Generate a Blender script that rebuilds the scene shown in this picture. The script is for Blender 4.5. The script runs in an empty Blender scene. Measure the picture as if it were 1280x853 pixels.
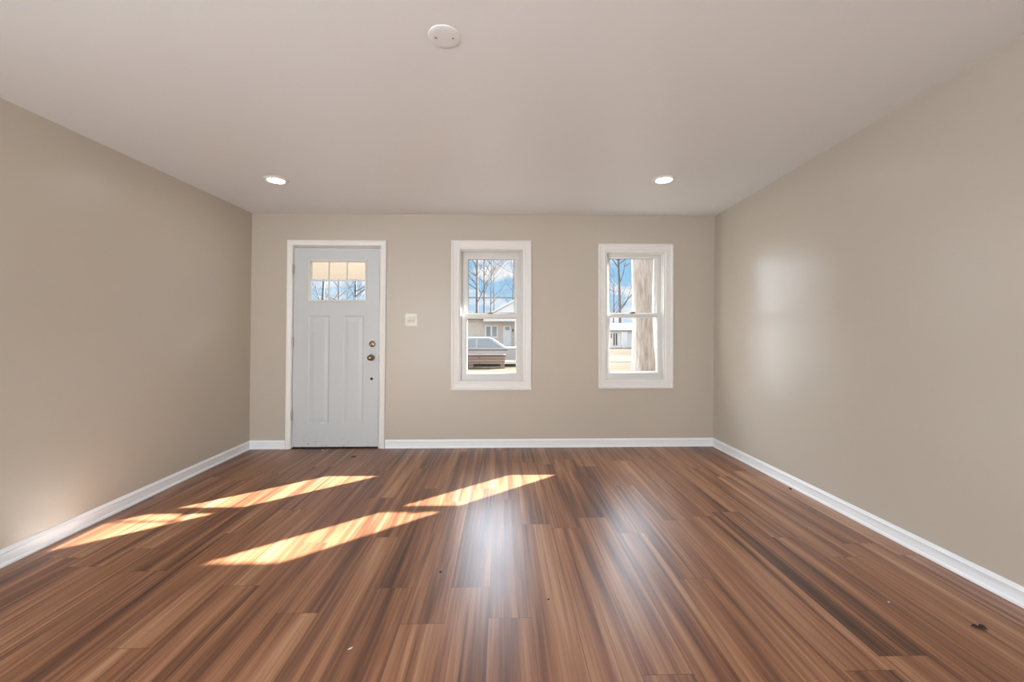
import bpy, bmesh, math, random
from mathutils import Vector, Matrix, noise
PI = math.pi
R = math.radians
C = bpy.context.scene.collection
scene = bpy.context.scene

# ------------------------------------------------------------------ camera
F = 510.0                       # focal length in pixels of the 1280 wide frame
CAMH = 1.2
YAW = math.atan(12 / F)         # the camera looks a little to the right of the window wall's normal
HOR = 416.5                     # horizon row
cam = bpy.data.cameras.new('camera')
cam.sensor_width = 36.0
cam.lens = F / 1280 * 36.0
cam.shift_y = (HOR - 426.5) / 1280
cam.clip_start = 0.05
cam.clip_end = 500
camo = bpy.data.objects.new('camera', cam)
camo.location = (0, 0, CAMH)
camo.rotation_euler = (PI / 2, 0, -YAW)
C.objects.link(camo)
scene.camera = camo

# ------------------------------------------------------------------ view, world, sun, added area lights
vs = scene.view_settings
vs.view_transform = 'Standard'
vs.look = 'None'
vs.gamma = 1.0
vs.use_curve_mapping = False
vs.exposure = 0.0

SUN_DIR = Vector((-1.40, -1.115, -1.0))      # the way the sunlight travels
SUN_STRENGTH = 56.0
SKY_STRENGTH = 1.0
SKY_GLOW = 19.0
SKY_LEFT_BOOST = 21.0
REAR_POWER = 130.0
SIDE_POWER = 68.0
LAMP_STRENGTH = 60.0

sun = bpy.data.lights.new('sun', 'SUN')
sun.energy = SUN_STRENGTH
sun.angle = R(0.6)
sun.color = (1.0, 0.965, 0.93)
so = bpy.data.objects.new('sun', sun)
so.rotation_euler = SUN_DIR.to_track_quat('-Z', 'Y').to_euler()
so.location = (12, 14, 12)
C.objects.link(so)

w = bpy.data.worlds.new('sky')
scene.world = w
w.use_nodes = True
nt = w.node_tree
nt.nodes.clear()
def N(nt, t, **kw):
    n = nt.nodes.new(t)
    for k, v in kw.items():
        if k.startswith('i_'):
            n.inputs[k[2:].replace('_', ' ')].default_value = v
        else:
            setattr(n, k, v)
    return n
def L(nt, a, ao, b, bi):
    nt.links.new(a.outputs[ao], b.inputs[bi])
def ramp(nt, stops, interp='LINEAR'):
    n = nt.nodes.new('ShaderNodeValToRGB')
    n.color_ramp.interpolation = interp
    e = n.color_ramp.elements
    while len(e) > 1: e.remove(e[-1])
    e[0].position = stops[0][0]; e[0].color = (*stops[0][1], 1)
    for p, c in stops[1:]:
        x = e.new(p); x.color = (*c, 1)
    return n
tc = N(nt, 'ShaderNodeTexCoord')
sep = N(nt, 'ShaderNodeSeparateXYZ')
L(nt, tc, 'Generated', sep, 0)
mp = N(nt, 'ShaderNodeMapping')
mp.inputs['Scale'].default_value = (5, 5, 14)
L(nt, tc, 'Generated', mp, 'Vector')
cn = N(nt, 'ShaderNodeTexNoise', i_Scale=1.35, i_Detail=6.0, i_Roughness=0.55)
L(nt, mp, 'Vector', cn, 'Vector')
cr = ramp(nt, [(0.47, (0, 0, 0)), (0.6, (1, 1, 1))])
L(nt, cn, 'Fac', cr, 'Fac')
gr = ramp(nt, [(0.0, (0.62, 0.80, 0.95)), (0.12, (0.36, 0.66, 0.95)), (0.5, (0.2, 0.42, 0.85))])
L(nt, sep, 'Z', gr, 'Fac')
mx = N(nt, 'ShaderNodeMixRGB')
mx.inputs['Color2'].default_value = (1.0, 1.0, 1.02, 1)
L(nt, cr, 'Color', mx, 'Fac')
L(nt, gr, 'Color', mx, 'Color1')
# unseen sky brightened: high sun side for floor glare, low left for wall glare
def sstep(out, a, b):
    n = N(nt, 'ShaderNodeMapRange', interpolation_type='SMOOTHSTEP'); n.inputs[1].default_value = a; n.inputs[2].default_value = b
    nt.links.new(out, n.inputs[0]); return n.outputs[0]
def mth(op, a, b):
    n = N(nt, 'ShaderNodeMath', operation=op)
    for i, v in enumerate((a, b)):
        if isinstance(v, (int, float)): n.inputs[i].default_value = v
        else: nt.links.new(v, n.inputs[i])
    return n.outputs[0]
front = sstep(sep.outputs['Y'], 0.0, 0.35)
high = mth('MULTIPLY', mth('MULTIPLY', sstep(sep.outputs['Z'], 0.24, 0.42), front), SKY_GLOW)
leftb = mth('MULTIPLY', mth('MULTIPLY', sstep(mth('MULTIPLY', sep.outputs['X'], -1.0), 0.49, 0.56), sstep(sep.outputs['Z'], -0.02, 0.03)), mth('MULTIPLY', front, SKY_LEFT_BOOST))
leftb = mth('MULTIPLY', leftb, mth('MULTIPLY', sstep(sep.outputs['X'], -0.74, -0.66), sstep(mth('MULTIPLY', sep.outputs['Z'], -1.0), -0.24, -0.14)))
rear_boost = mth('MULTIPLY', sstep(mth('MULTIPLY', sep.outputs['Y'], -1.0), 0.0, 0.3), 0.75)      # unseen sky behind the viewer brightened to light the facades outside
glow = mth('ADD', mth('ADD', high, leftb), rear_boost)
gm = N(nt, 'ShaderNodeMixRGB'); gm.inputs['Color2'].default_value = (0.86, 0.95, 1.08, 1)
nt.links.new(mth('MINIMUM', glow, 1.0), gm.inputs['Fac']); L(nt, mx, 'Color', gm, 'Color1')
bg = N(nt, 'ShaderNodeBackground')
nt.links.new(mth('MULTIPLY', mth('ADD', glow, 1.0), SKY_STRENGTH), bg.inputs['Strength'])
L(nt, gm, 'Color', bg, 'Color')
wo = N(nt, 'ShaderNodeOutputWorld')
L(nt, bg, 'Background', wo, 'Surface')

# area lights added in made-up openings behind the viewer to brighten the room
REAR_Y = -2.6
def fill_light(name, loc, rot, sx, sy, power):
    al = bpy.data.lights.new(name, 'AREA'); al.shape = 'RECTANGLE'
    al.size = sx; al.size_y = sy; al.energy = power; al.color = (0.86, 0.945, 1.0)
    ao = bpy.data.objects.new(name, al); ao.location = loc; ao.rotation_euler = rot
    C.objects.link(ao)
fill_light('rear_fill', (-1.75, REAR_Y - 0.08, 1.10), (PI / 2, 0, 0), 1.3, 2.0, REAR_POWER)
fill_light('left_fill', (-2.86, -0.95, 1.35), (PI / 2, 0, -PI / 2), 2.0, 1.5, SIDE_POWER)
fill_light('right_fill', (2.72, -1.65, 1.35), (PI / 2, 0, PI / 2), 1.5, 1.5, SIDE_POWER)

# ------------------------------------------------------------------ helpers
FW = Vector((math.sin(YAW), math.cos(YAW), 0)); RT = Vector((math.cos(YAW), -math.sin(YAW), 0))
def ray(px, py):
    return FW + RT * ((px - 640) / F) + Vector((0, 0, -(py - HOR) / F))
def at_y(px, py, y):
    d = ray(px, py); t = y / d.y
    return Vector((d.x * t, y, CAMH + d.z * t))
def at_z(px, py, z):
    d = ray(px, py); t = (z - CAMH) / d.z
    return Vector((d.x * t, d.y * t, z))

MATS = {}
def mat(name, col, rough=0.5, metal=0.0, spec=0.5, bump=None, vary=None, coat=0.0):
    m = bpy.data.materials.new(name); m.use_nodes = True
    nt = m.node_tree; b = nt.nodes['Principled BSDF']
    b.inputs['Base Color'].default_value = (*col, 1)
    b.inputs['Roughness'].default_value = rough
    b.inputs['Metallic'].default_value = metal
    b.inputs['Specular IOR Level'].default_value = spec
    b.inputs['Coat Weight'].default_value = coat
    t = N(nt, 'ShaderNodeTexCoord')
    if vary:
        sc, amt = vary
        n = N(nt, 'ShaderNodeTexNoise', i_Scale=sc, i_Detail=4.0)
        L(nt, t, 'Object', n, 'Vector')
        r = ramp(nt, [(0.3, tuple(c * (1 - amt) for c in col)), (0.7, tuple(min(1, c * (1 + amt)) for c in col))])
        L(nt, n, 'Fac', r, 'Fac'); L(nt, r, 'Color', b, 'Base Color')
    if bump:
        sc, st = bump
        n = N(nt, 'ShaderNodeTexNoise', i_Scale=sc, i_Detail=3.0)
        L(nt, t, 'Object', n, 'Vector')
        bp = N(nt, 'ShaderNodeBump', i_Strength=st, i_Distance=0.002)
        L(nt, n, 'Fac', bp, 'Height'); L(nt, bp, 'Normal', b, 'Normal')
    return m

M = {}
M['wall'] = mat('wall_paint', (0.515, 0.463, 0.392), 0.37, spec=0.5, bump=(160, 0.12), vary=(0.7, 0.02))
M['ceiling'] = mat('ceiling_paint', (0.80, 0.825, 0.84), 0.42, bump=(120, 0.1), vary=(0.6, 0.012))
M['trim'] = mat('white_trim_paint', (0.80, 0.79, 0.77), 0.35, vary=(3, 0.012))
M['base'] = mat('baseboard_paint', (0.85, 0.87, 0.90), 0.35, vary=(3, 0.012))
M['vinyl'] = mat('white_vinyl', (0.68, 0.675, 0.655), 0.35, vary=(4, 0.012))
M['brass'] = mat('antique_brass', (0.21, 0.145, 0.085), 0.3, metal=1.0, vary=(60, 0.15))
M['nickel'] = mat('worn_steel', (0.42, 0.38, 0.33), 0.35, metal=1.0, vary=(40, 0.1))
M['dark'] = mat('black_rubber', (0.012, 0.011, 0.01), 0.7, vary=(30, 0.2))
M['plate'] = mat('ivory_plastic', (0.78, 0.75, 0.68), 0.4, vary=(10, 0.01))
M['crumb'] = mat('dry_leaf', (0.035, 0.02, 0.012), 0.8, vary=(200, 0.4))
M['speck'] = mat('dark_grit', (0.012, 0.009, 0.008), 0.8, vary=(200, 0.3))
M['flake'] = mat('white_paint_flake', (0.75, 0.72, 0.68), 0.6, vary=(100, 0.05))
M['bark'] = mat('grey_brown_bark', (0.13, 0.112, 0.105), 0.9, spec=0.1, vary=(3, 0.3))
M['trimout'] = mat('white_exterior_trim', (0.8, 0.79, 0.77), 0.6, vary=(2, 0.03))

# door paint with scuffs near the foot of the door
def door_paint():
    m = mat('door_paint', (0.56, 0.59, 0.605), 0.42, bump=(90, 0.06), vary=(1.2, 0.015))
    nt = m.node_tree; b = nt.nodes['Principled BSDF']
    src = b.inputs['Base Color'].links[0].from_node
    t = N(nt, 'ShaderNodeTexCoord'); s = N(nt, 'ShaderNodeSeparateXYZ'); L(nt, t, 'Object', s, 0)
    n = N(nt, 'ShaderNodeTexNoise', i_Scale=26.0, i_Detail=5.0, i_Roughness=0.7); L(nt, t, 'Object', n, 'Vector')
    r = ramp(nt, [(0.60, (0, 0, 0)), (0.66, (1, 1, 1))]); L(nt, n, 'Fac', r, 'Fac')
    g = N(nt, 'ShaderNodeMapRange'); g.inputs[1].default_value = 0.16; g.inputs[2].default_value = 0.05
    L(nt, s, 'Z', g, 0)
    mu = N(nt, 'ShaderNodeMath', operation='MULTIPLY'); L(nt, r, 'Color', mu, 0); L(nt, g, 0, mu, 1)
    mm = N(nt, 'ShaderNodeMixRGB'); mm.inputs['Color2'].default_value = (0.33, 0.30, 0.27, 1)
    L(nt, mu, 0, mm, 'Fac'); L(nt, src, 'Color', mm, 'Color1'); L(nt, mm, 'Color', b, 'Base Color')
    return m
M['door'] = door_paint()

def glass():
    m = bpy.data.materials.new('clear_glass'); m.use_nodes = True
    nt = m.node_tree; nt.nodes.clear()
    tr = N(nt, 'ShaderNodeBsdfTransparent'); tr.inputs[0].default_value = (0.98, 0.99, 0.985, 1)
    gl = N(nt, 'ShaderNodeBsdfGlossy'); gl.inputs['Roughness'].default_value = 0.03
    lw = N(nt, 'ShaderNodeLayerWeight'); lw.inputs['Blend'].default_value = 0.5
    pw = N(nt, 'ShaderNodeMath', operation='POWER'); pw.inputs[1].default_value = 5.0; L(nt, lw, 'Facing', pw, 0)
    fr = N(nt, 'ShaderNodeMath', operation='MULTIPLY_ADD'); fr.inputs[1].default_value = 0.9; fr.inputs[2].default_value = 0.03; L(nt, pw, 0, fr, 0)
    mxn = N(nt, 'ShaderNodeMixShader'); L(nt, fr, 0, mxn, 0); L(nt, tr, 0, mxn, 1); L(nt, gl, 0, mxn, 2)
    o = N(nt, 'ShaderNodeOutputMaterial'); L(nt, mxn, 0, o, 0)
    return m
M['glass'] = glass()

def lamp_mat():
    m = bpy.data.materials.new('lit_lens'); m.use_nodes = True
    nt = m.node_tree; nt.nodes.clear()
    e = N(nt, 'ShaderNodeEmission', i_Strength=LAMP_STRENGTH); e.inputs[0].default_value = (1, 0.97, 0.93, 1)
    o = N(nt, 'ShaderNodeOutputMaterial'); L(nt, e, 0, o, 0)
    return m
M['lens'] = lamp_mat()

# floor of long vinyl planks laid towards the window wall
def floor_mat():
    m = bpy.data.materials.new('wood_plank_floor'); m.use_nodes = True
    nt = m.node_tree; b = nt.nodes['Principled BSDF']
    def mth(op, a, bb=None, c=None):
        n = N(nt, 'ShaderNodeMath', operation=op)
        for i, v in enumerate((a, bb, c)):
            if v is None: continue
            if isinstance(v, (int, float)): n.inputs[i].default_value = v
            else: nt.links.new(v, n.inputs[i])
        return n.outputs[0]
    t = N(nt, 'ShaderNodeTexCoord'); s = N(nt, 'ShaderNodeSeparateXYZ'); L(nt, t, 'Object', s, 0)
    X, Y = s.outputs['X'], s.outputs['Y']
    PW, PL = 0.182, 1.22
    u = mth('DIVIDE', mth('ADD', X, 20 * PW + 0.058), PW)
    row = mth('FLOOR', u); fu = mth('SUBTRACT', u, row)
    wn = N(nt, 'ShaderNodeTexWhiteNoise', noise_dimensions='1D'); nt.links.new(row, wn.inputs['W'])
    v = mth('ADD', mth('DIVIDE', mth('ADD', Y, 30.0), PL), mth('MULTIPLY', wn.outputs['Value'], 1.0))
    col = mth('FLOOR', v); fv = mth('SUBTRACT', v, col)
    cid = N(nt, 'ShaderNodeCombineXYZ'); nt.links.new(row, cid.inputs[0]); nt.links.new(col, cid.inputs[1])
    wn2 = N(nt, 'ShaderNodeTexWhiteNoise', noise_dimensions='2D'); L(nt, cid, 0, wn2, 'Vector')
    sc2 = N(nt, 'ShaderNodeSeparateColor'); L(nt, wn2, 'Color', sc2, 0)
    def grain(sx, sy, detail, rough, dist, k):
        cx = N(nt, 'ShaderNodeCombineXYZ')
        nt.links.new(mth('ADD', mth('MULTIPLY', X, sx), mth('MULTIPLY', sc2.outputs[0], 37.0 * k)), cx.inputs[0])
        nt.links.new(mth('ADD', mth('MULTIPLY', Y, sy), mth('MULTIPLY', sc2.outputs[1], 53.0 * k)), cx.inputs[1])
        n = N(nt, 'ShaderNodeTexNoise', i_Scale=1.0, i_Detail=detail, i_Roughness=rough, i_Distortion=dist)
        L(nt, cx, 0, n, 'Vector')
        return n.outputs['Fac']
    broad = grain(13.0, 0.55, 3.0, 0.55, 0.35, 1.0)       # wide light and dark bands along the plank
    fine = grain(85.0, 1.6, 4.0, 0.65, 0.25, 1.3)         # thin grain lines
    mid = grain(34.0, 0.8, 2.0, 0.5, 0.5, 0.7)
    val = mth('ADD', mth('ADD', mth('MULTIPLY', broad, 0.50), mth('MULTIPLY', mid, 0.25)), mth('MULTIPLY', fine, 0.25))
    streak = grain(46.0, 0.32, 2.0, 0.5, 0.6, 1.9)
    st = N(nt, 'ShaderNodeMapRange'); st.inputs[1].default_value = 0.60; st.inputs[2].default_value = 0.70; st.inputs[4].default_value = 0.075
    nt.links.new(streak, st.inputs[0]); val = mth('SUBTRACT', val, st.outputs[0])
    val = mth('ADD', val, mth('MULTIPLY', mth('SUBTRACT', sc2.outputs[2], 0.5), 0.085))
    r = ramp(nt, [(0.34, (0.055, 0.022, 0.011)), (0.43, (0.148, 0.059, 0.030)), (0.51, (0.262, 0.113, 0.055)),
                  (0.59, (0.362, 0.184, 0.100)), (0.69, (0.50, 0.30, 0.180))])
    nt.links.new(val, r.inputs['Fac'])
    # seams
    eu = mth('MINIMUM', fu, mth('SUBTRACT', 1.0, fu)); ev = mth('MINIMUM', fv, mth('SUBTRACT', 1.0, fv))
    su = mth('LESS_THAN', eu, 0.007); sv = mth('LESS_THAN', ev, 0.0013)
    seam = mth('MAXIMUM', su, sv)
    mm = N(nt, 'ShaderNodeMixRGB'); mm.inputs['Color2'].default_value = (0.05, 0.024, 0.014, 1)
    nt.links.new(mth('MULTIPLY', seam, 0.6), mm.inputs['Fac']); L(nt, r, 'Color', mm, 'Color1')
    L(nt, mm, 'Color', b, 'Base Color')
    # gloss
    rn = N(nt, 'ShaderNodeTexNoise', i_Scale=3.0, i_Detail=5.0, i_Roughness=0.6); L(nt, t, 'Object', rn, 'Vector')
    rm = N(nt, 'ShaderNodeMapRange'); rm.inputs[3].default_value = 0.31; rm.inputs[4].default_value = 0.39
    L(nt, rn, 'Fac', rm, 0); L(nt, rm, 0, b, 'Roughness')
    b.inputs['Specular IOR Level'].default_value = 0.5
    h = mth('SUBTRACT', mth('ADD', mth('MULTIPLY', fine, 0.5), mth('MULTIPLY', mid, 0.3)), mth('MULTIPLY', seam, 0.5))
    bp = N(nt, 'ShaderNodeBump', i_Strength=0.10, i_Distance=0.003)
    nt.links.new(h, bp.inputs['Height']); L(nt, bp, 'Normal', b, 'Normal')
    return m
M['floor'] = floor_mat()

def brick_mat(name, c1, c2, mortar, sx, axis='XZ', bw=0.5, bh=0.25):
    m = bpy.data.materials.new(name); m.use_nodes = True
    nt = m.node_tree; b = nt.nodes['Principled BSDF']; b.inputs['Roughness'].default_value = 0.9
    t = N(nt, 'ShaderNodeTexCoord'); s = N(nt, 'ShaderNodeSeparateXYZ'); L(nt, t, 'Object', s, 0)
    c = N(nt, 'ShaderNodeCombineXYZ'); L(nt, s, axis[0], c, 0); L(nt, s, axis[1], c, 1)
    br = N(nt, 'ShaderNodeTexBrick', i_Scale=sx)
    br.inputs['Color1'].default_value = (*c1, 1); br.inputs['Color2'].default_value = (*c2, 1); br.inputs['Mortar'].default_value = (*mortar, 1)
    br.inputs['Brick Width'].default_value = bw; br.inputs['Row Height'].default_value = bh
    L(nt, c, 0, br, 'Vector'); L(nt, br, 'Color', b, 'Base Color')
    return m
M['brick'] = brick_mat('pale_brick', (0.60, 0.47, 0.38), (0.72, 0.60, 0.49), (0.72, 0.67, 0.61), 2.0, 'XZ', 0.55, 0.2)
M['siding'] = brick_mat('white_siding', (0.90, 0.89, 0.87), (0.88, 0.87, 0.85), (0.72, 0.71, 0.69), 1.0, 'XZ', 8.0, 0.2)
M['soffit'] = brick_mat('tan_soffit_boards', (0.86, 0.77, 0.69), (0.90, 0.82, 0.74), (0.64, 0.54, 0.46), 1.0, 'XY', 9.0, 0.14)
M['snowroof'] = mat('pale_shingles', (0.16, 0.158, 0.155), 0.9, spec=0.0, vary=(2, 0.12))
M['lawn'] = mat('dormant_grass', (0.072, 0.061, 0.046), 1.0, spec=0.0, vary=(0.5, 0.18), bump=(4, 0.5))
M['street'] = mat('pale_concrete', (0.076, 0.069, 0.060), 0.9, spec=0.0, vary=(0.8, 0.08))
M['carbody'] = mat('grey_car_paint', (0.33, 0.33, 0.33), 0.4, metal=0.1, coat=0.4, vary=(0.6, 0.03))
M['silver'] = mat('silver_car_paint', (0.36, 0.375, 0.39), 0.35, metal=0.1, coat=0.4, vary=(0.6, 0.03))
M['carglass'] = mat('car_window_glass', (0.26, 0.285, 0.285), 0.2, metal=0.2, vary=(0.8, 0.05))
M['tyre'] = mat('tyre_rubber', (0.05, 0.045, 0.045), 0.85, vary=(10, 0.2))
M['shadeglass'] = mat('grey_window_glass', (0.22, 0.24, 0.24), 0.15, vary=(1, 0.1))
M['tin'] = mat('grey_rail_metal', (0.20, 0.18, 0.21), 0.5, vary=(5, 0.1))

class MB:
    """collects shapes into one mesh"""
    def __init__(s): s.bm = bmesh.new()
    def box(s, x0, x1, y0, y1, z0, z1, bevel=0.0):
        r = bmesh.ops.create_cube(s.bm, size=1.0)
        vs_ = r['verts']
        for v in vs_:
            v.co = Vector((x0 + (v.co.x + 0.5) * (x1 - x0), y0 + (v.co.y + 0.5) * (y1 - y0), z0 + (v.co.z + 0.5) * (z1 - z0)))
        if bevel > 0:
            es = list({e for v in vs_ for e in v.link_edges})
            bmesh.ops.bevel(s.bm, geom=es, offset=bevel, segments=2, affect='EDGES', clamp_overlap=True)
        return s
    def hexa(s, p):
        """8 corners: bottom ring then top ring"""
        v = [s.bm.verts.new(q) for q in p]
        for f in ((0, 3, 2, 1), (4, 5, 6, 7), (0, 1, 5, 4), (1, 2, 6, 5), (2, 3, 7, 6), (3, 0, 4, 7)):
            s.bm.faces.new([v[i] for i in f])
        return s
    def prism(s, prof, axis_fn, a, b):
        """closed profile swept from a to b; axis_fn(p, t) gives the 3D point"""
        va = [s.bm.verts.new(axis_fn(p, a)) for p in prof]; vb = [s.bm.verts.new(axis_fn(p, b)) for p in prof]
        n = len(prof)
        s.bm.faces.new(va[::-1]); s.bm.faces.new(vb)
        for i in range(n):
            j = (i + 1) % n
            s.bm.faces.new((va[i], va[j], vb[j], vb[i]))
        return s
    def loft(s, rings, close=False, cap=True):
        rv = [[s.bm.verts.new(p) for p in r] for r in rings]
        n = len(rings[0]); m = len(rv)
        for k in range(m if close else m - 1):
            a, b = rv[k], rv[(k + 1) % m]
            for i in range(n):
                j = (i + 1) % n
                s.bm.faces.new((a[i], a[j], b[j], b[i]))
        if cap and not close:
            s.bm.faces.new(rv[0][::-1]); s.bm.faces.new(rv[-1])
        return s
    def lathe(s, prof, center, axis='Y', n=32):
        """profile of (radius, offset along axis)"""
        rings = []
        for r, o in prof:
            ring = []
            for i in range(n):
                a = 2 * PI * i / n
                c, q = r * math.cos(a), r * math.sin(a)
                if axis == 'Y': p = (c, o, q)
                elif axis == 'Z': p = (c, q, o)
                else: p = (o, c, q)
                ring.append(Vector(center) + Vector(p))
            rings.append(ring)
        return s.loft(rings)
    def tube(s, pts, rads, n=6):
        rings = []
        for i, p in enumerate(pts):
            d = (pts[min(i + 1, len(pts) - 1)] - pts[max(i - 1, 0)])
            if d.length < 1e-9: d = Vector((0, 0, 1))
            d.normalize()
            ref = Vector((0, 1, 0)) if abs(d.y) < 0.9 else Vector((1, 0, 0))
            a = d.cross(ref).normalized(); b = d.cross(a)
            rings.append([p + a * (rads[i] * math.cos(2 * PI * k / n)) + b * (rads[i] * math.sin(2 * PI * k / n)) for k in range(n)])
        return s.loft(rings)
    def frame(s, prof, x0, x1, z0, z1, yfn=lambda d: d, sides=4):
        """mitred picture frame: prof is a closed list of (inset from the outer edge, y)"""
        cor = [(x0, z0, 1, 1), (x1, z0, -1, 1), (x1, z1, -1, -1), (x0, z1, 1, -1)]
        rings = [[Vector((cx + sx * o, y, cz + sz * o)) for o, y in prof] for cx, cz, sx, sz in cor]
        if sides == 4: s.loft(rings, close=True)
        else:       # open at the bottom (door casing): legs go straight down to z0
            rr = [[Vector((x1 - o, y, z0)) for o, y in prof], rings[2], rings[3], [Vector((x0 + o, y, z0)) for o, y in prof]]
            s.loft(rr)
        return s
    def build(s, name, m, parent=None, smooth=False, angle=40):
        bmesh.ops.recalc_face_normals(s.bm, faces=s.bm.faces)
        me = bpy.data.meshes.new(name); s.bm.to_mesh(me); s.bm.free()
        if smooth:
            for p in me.polygons: p.use_smooth = True
            try: me.set_sharp_from_angle(angle=R(angle))
            except Exception: pass
        me.materials.append(m)
        o = bpy.data.objects.new(name, me); C.objects.link(o)
        if parent:
            o.parent = parent
            off = Vector(parent['_o']) if '_o' in parent else Vector((0, 0, 0))
            if off.length: me.transform(Matrix.Translation(-off))
            o['_o'] = tuple(off)
        return o
def tag(o, label=None, cat=None, group=None, kind=None):
    if label: o['label'] = label
    if cat: o['category'] = cat
    if group: o['group'] = group
    if kind: o['kind'] = kind
    return o
def empty(name, loc=(0, 0, 0)):
    """an Empty at a thing's base; its parts are given in world coordinates and re-based on build"""
    o = bpy.data.objects.new(name, None); C.objects.link(o)
    o.location = loc; o['_o'] = tuple(loc); o.empty_display_size = 0.1
    return o

# ------------------------------------------------------------------ room shell
D = 4.28          # window wall
H = 2.44
WT = 0.16         # wall thickness
# side walls twisted to match image edges: foot and head lines run slightly apart
def line_xy(p, q, y):
    t = (y - p.y) / (q.y - p.y); return p.x + (q.x - p.x) * t
TL = [at_y(315, 266.5, D), at_z(0, 122, H)]
TR = [at_y(893.5, 270.5, D), at_z(1280, 42.5, H)]
BL = [at_y(311.5, 558, D), at_z(0, 711.5, 0)]
BR = [at_y(891.5, 556, D), at_z(1278, 760.5, 0)]
BT = 0.018
BL[1].x -= BT; BR[1].x += BT
YR = REAR_Y
xl_t = lambda y: line_xy(TL[0], TL[1], y); xr_t = lambda y: line_xy(TR[0], TR[1], y)
xl_b = lambda y: line_xy(BL[0], BL[1], y); xr_b = lambda y: line_xy(BR[0], BR[1], y)
xl_m = lambda y: 0.5 * (xl_t(y) + xl_b(y)); xr_m = lambda y: 0.5 * (xr_t(y) + xr_b(y))

# floor
o = MB().box(-3.6, 3.6, YR - 0.3, D + WT, -0.12, 0.0).build('floor', M['floor'])
tag(o, 'reddish brown wood plank floor with streaky grain', 'floor', kind='structure')
o = MB().box(-3.6, 3.6, YR - 0.3, D + WT, H, H + 0.15).build('ceiling', M['ceiling'])
tag(o, 'plain off-white ceiling over the whole room', 'ceiling', kind='structure')

def side_wall(name, tfn, bfn, s, label, hole=None):
    ys = sorted({YR - 0.2, *[i * 0.6 for i in range(-3, 8)], D + 0.10, *((hole[0], hole[1]) if hole else ())}); zs = sorted({-0.05, 0.35, *[0.4 * i for i in range(2, 6)], H + 0.05, *((hole[2], hole[3]) if hole else ())})
    n, k = len(ys) - 1, len(zs) - 1
    def cut(i, j): return bool(hole) and hole[0] - 1e-6 < ys[i] and ys[i + 1] < hole[1] + 1e-6 and hole[2] - 1e-6 < zs[j] and zs[j + 1] < hole[3] + 1e-6
    mb = MB(); grid_in, grid_out = [], []
    for i in range(n + 1):
        y = ys[i]
        gi, go = [], []
        for j in range(k + 1):
            z = zs[j]
            f = z / H; x = bfn(y) * (1 - f) + tfn(y) * f
            gi.append(mb.bm.verts.new((x, y, z))); go.append(mb.bm.verts.new((x + s * 0.15, y, z)))
        grid_in.append(gi); grid_out.append(go)
    for g in (grid_in, grid_out):
        for i in range(n):
            for j in range(k):
                if cut(i, j): continue
                mb.bm.faces.new((g[i][j], g[i + 1][j], g[i + 1][j + 1], g[i][j + 1]))
    for i in range(n):
        for j in (0, k):
            mb.bm.faces.new((grid_in[i][j], grid_in[i + 1][j], grid_out[i + 1][j], grid_out[i][j]))
    for j in range(k):
        for i in (0, n):
            mb.bm.faces.new((grid_in[i][j], grid_in[i][j + 1], grid_out[i][j + 1], grid_out[i][j]))
    for i in range(n if hole else 0):
        for j in range(k):
            if not cut(i, j): continue
            for e, (di, dj) in zip((((i, j), (i, j + 1)), ((i + 1, j), (i + 1, j + 1)), ((i, j), (i + 1, j)), ((i, j + 1), (i + 1, j + 1))), ((-1, 0), (1, 0), (0, -1), (0, 1))):
                if cut(i + di, j + dj): continue
                (a, b), (c_, d_) = e
                mb.bm.faces.new((grid_in[a][b], grid_in[c_][d_], grid_out[c_][d_], grid_out[a][b]))
    o = mb.build(name, M['wall'], smooth=True)
    return tag(o, label, 'wall', kind='structure')
side_wall('wall_left', xl_t, xl_b, -1, 'beige painted wall on the left, beside the door', (-1.95, 0.05, 0.60, 2.10))  # hole behind the viewer added for the left area light
side_wall('wall_right', xr_t, xr_b, 1, 'beige painted wall on the right with soft window glare', (-2.4, -0.9, 0.60, 2.10))  # hole behind the viewer added for the right area light

# openings of the window wall, in metres
def rect(px0, px1, py0, py1, y=D):
    a = at_y(px0, py0, y); b = at_y(px1, py1, y)
    return a.x, b.x, b.z, a.z          # x0 x1 z0 z1
W1 = rect(564.0, 664.3, 300.8, 487.6)            # outer edge of the casing
W2 = rect(747.4, 840.9, 305.2, 485.4)
DX0, DX1 = at_y(365.3, 430, D).x, at_y(474.3, 430, D).x
DZ1 = at_y(420, 309.3, D).z
CW = 0.086        # casing width
def inner(w, c=CW): return (w[0] + c, w[1] - c, w[2] + c, w[3] - c)
O1, O2 = inner(W1), inner(W2)
def holed_wall(name, x0, x1, y0, y1, z0, z1, holes, m):
    xs = sorted({x0, x1, *[h[0] for h in holes], *[h[1] for h in holes]})
    zs = sorted({z0, z1, *[h[2] for h in holes], *[h[3] for h in holes]})
    mb = MB()
    for i in range(len(xs) - 1):
        for j in range(len(zs) - 1):
            cx, cz = (xs[i] + xs[i + 1]) / 2, (zs[j] + zs[j + 1]) / 2
            if any(h[0] < cx < h[1] and h[2] < cz < h[3] for h in holes): continue
            mb.box(xs[i], xs[i + 1], y0, y1, zs[j], zs[j + 1])
    bmesh.ops.remove_doubles(mb.bm, verts=mb.bm.verts, dist=1e-5)
    seen = {}
    for f in list(mb.bm.faces):
        key = tuple(round(c, 4) for c in f.calc_center_median())
        seen.setdefault(key, []).append(f)
    bmesh.ops.delete(mb.bm, geom=[f for l in seen.values() if len(l) > 1 for f in l], context='FACES_ONLY')
    return mb.build(name, m)
o = holed_wall('wall_back', -3.4, 3.2, D, D + WT, -0.05, H + 0.05,
               [O1, O2, (DX0 - 0.005, DX1 + 0.005, -0.05, DZ1 + 0.005)], M['wall'])
tag(o, 'beige window wall with front door and two windows', 'wall', kind='structure')
RW = (-2.4, -1.1, 0.05, 2.12)
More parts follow.
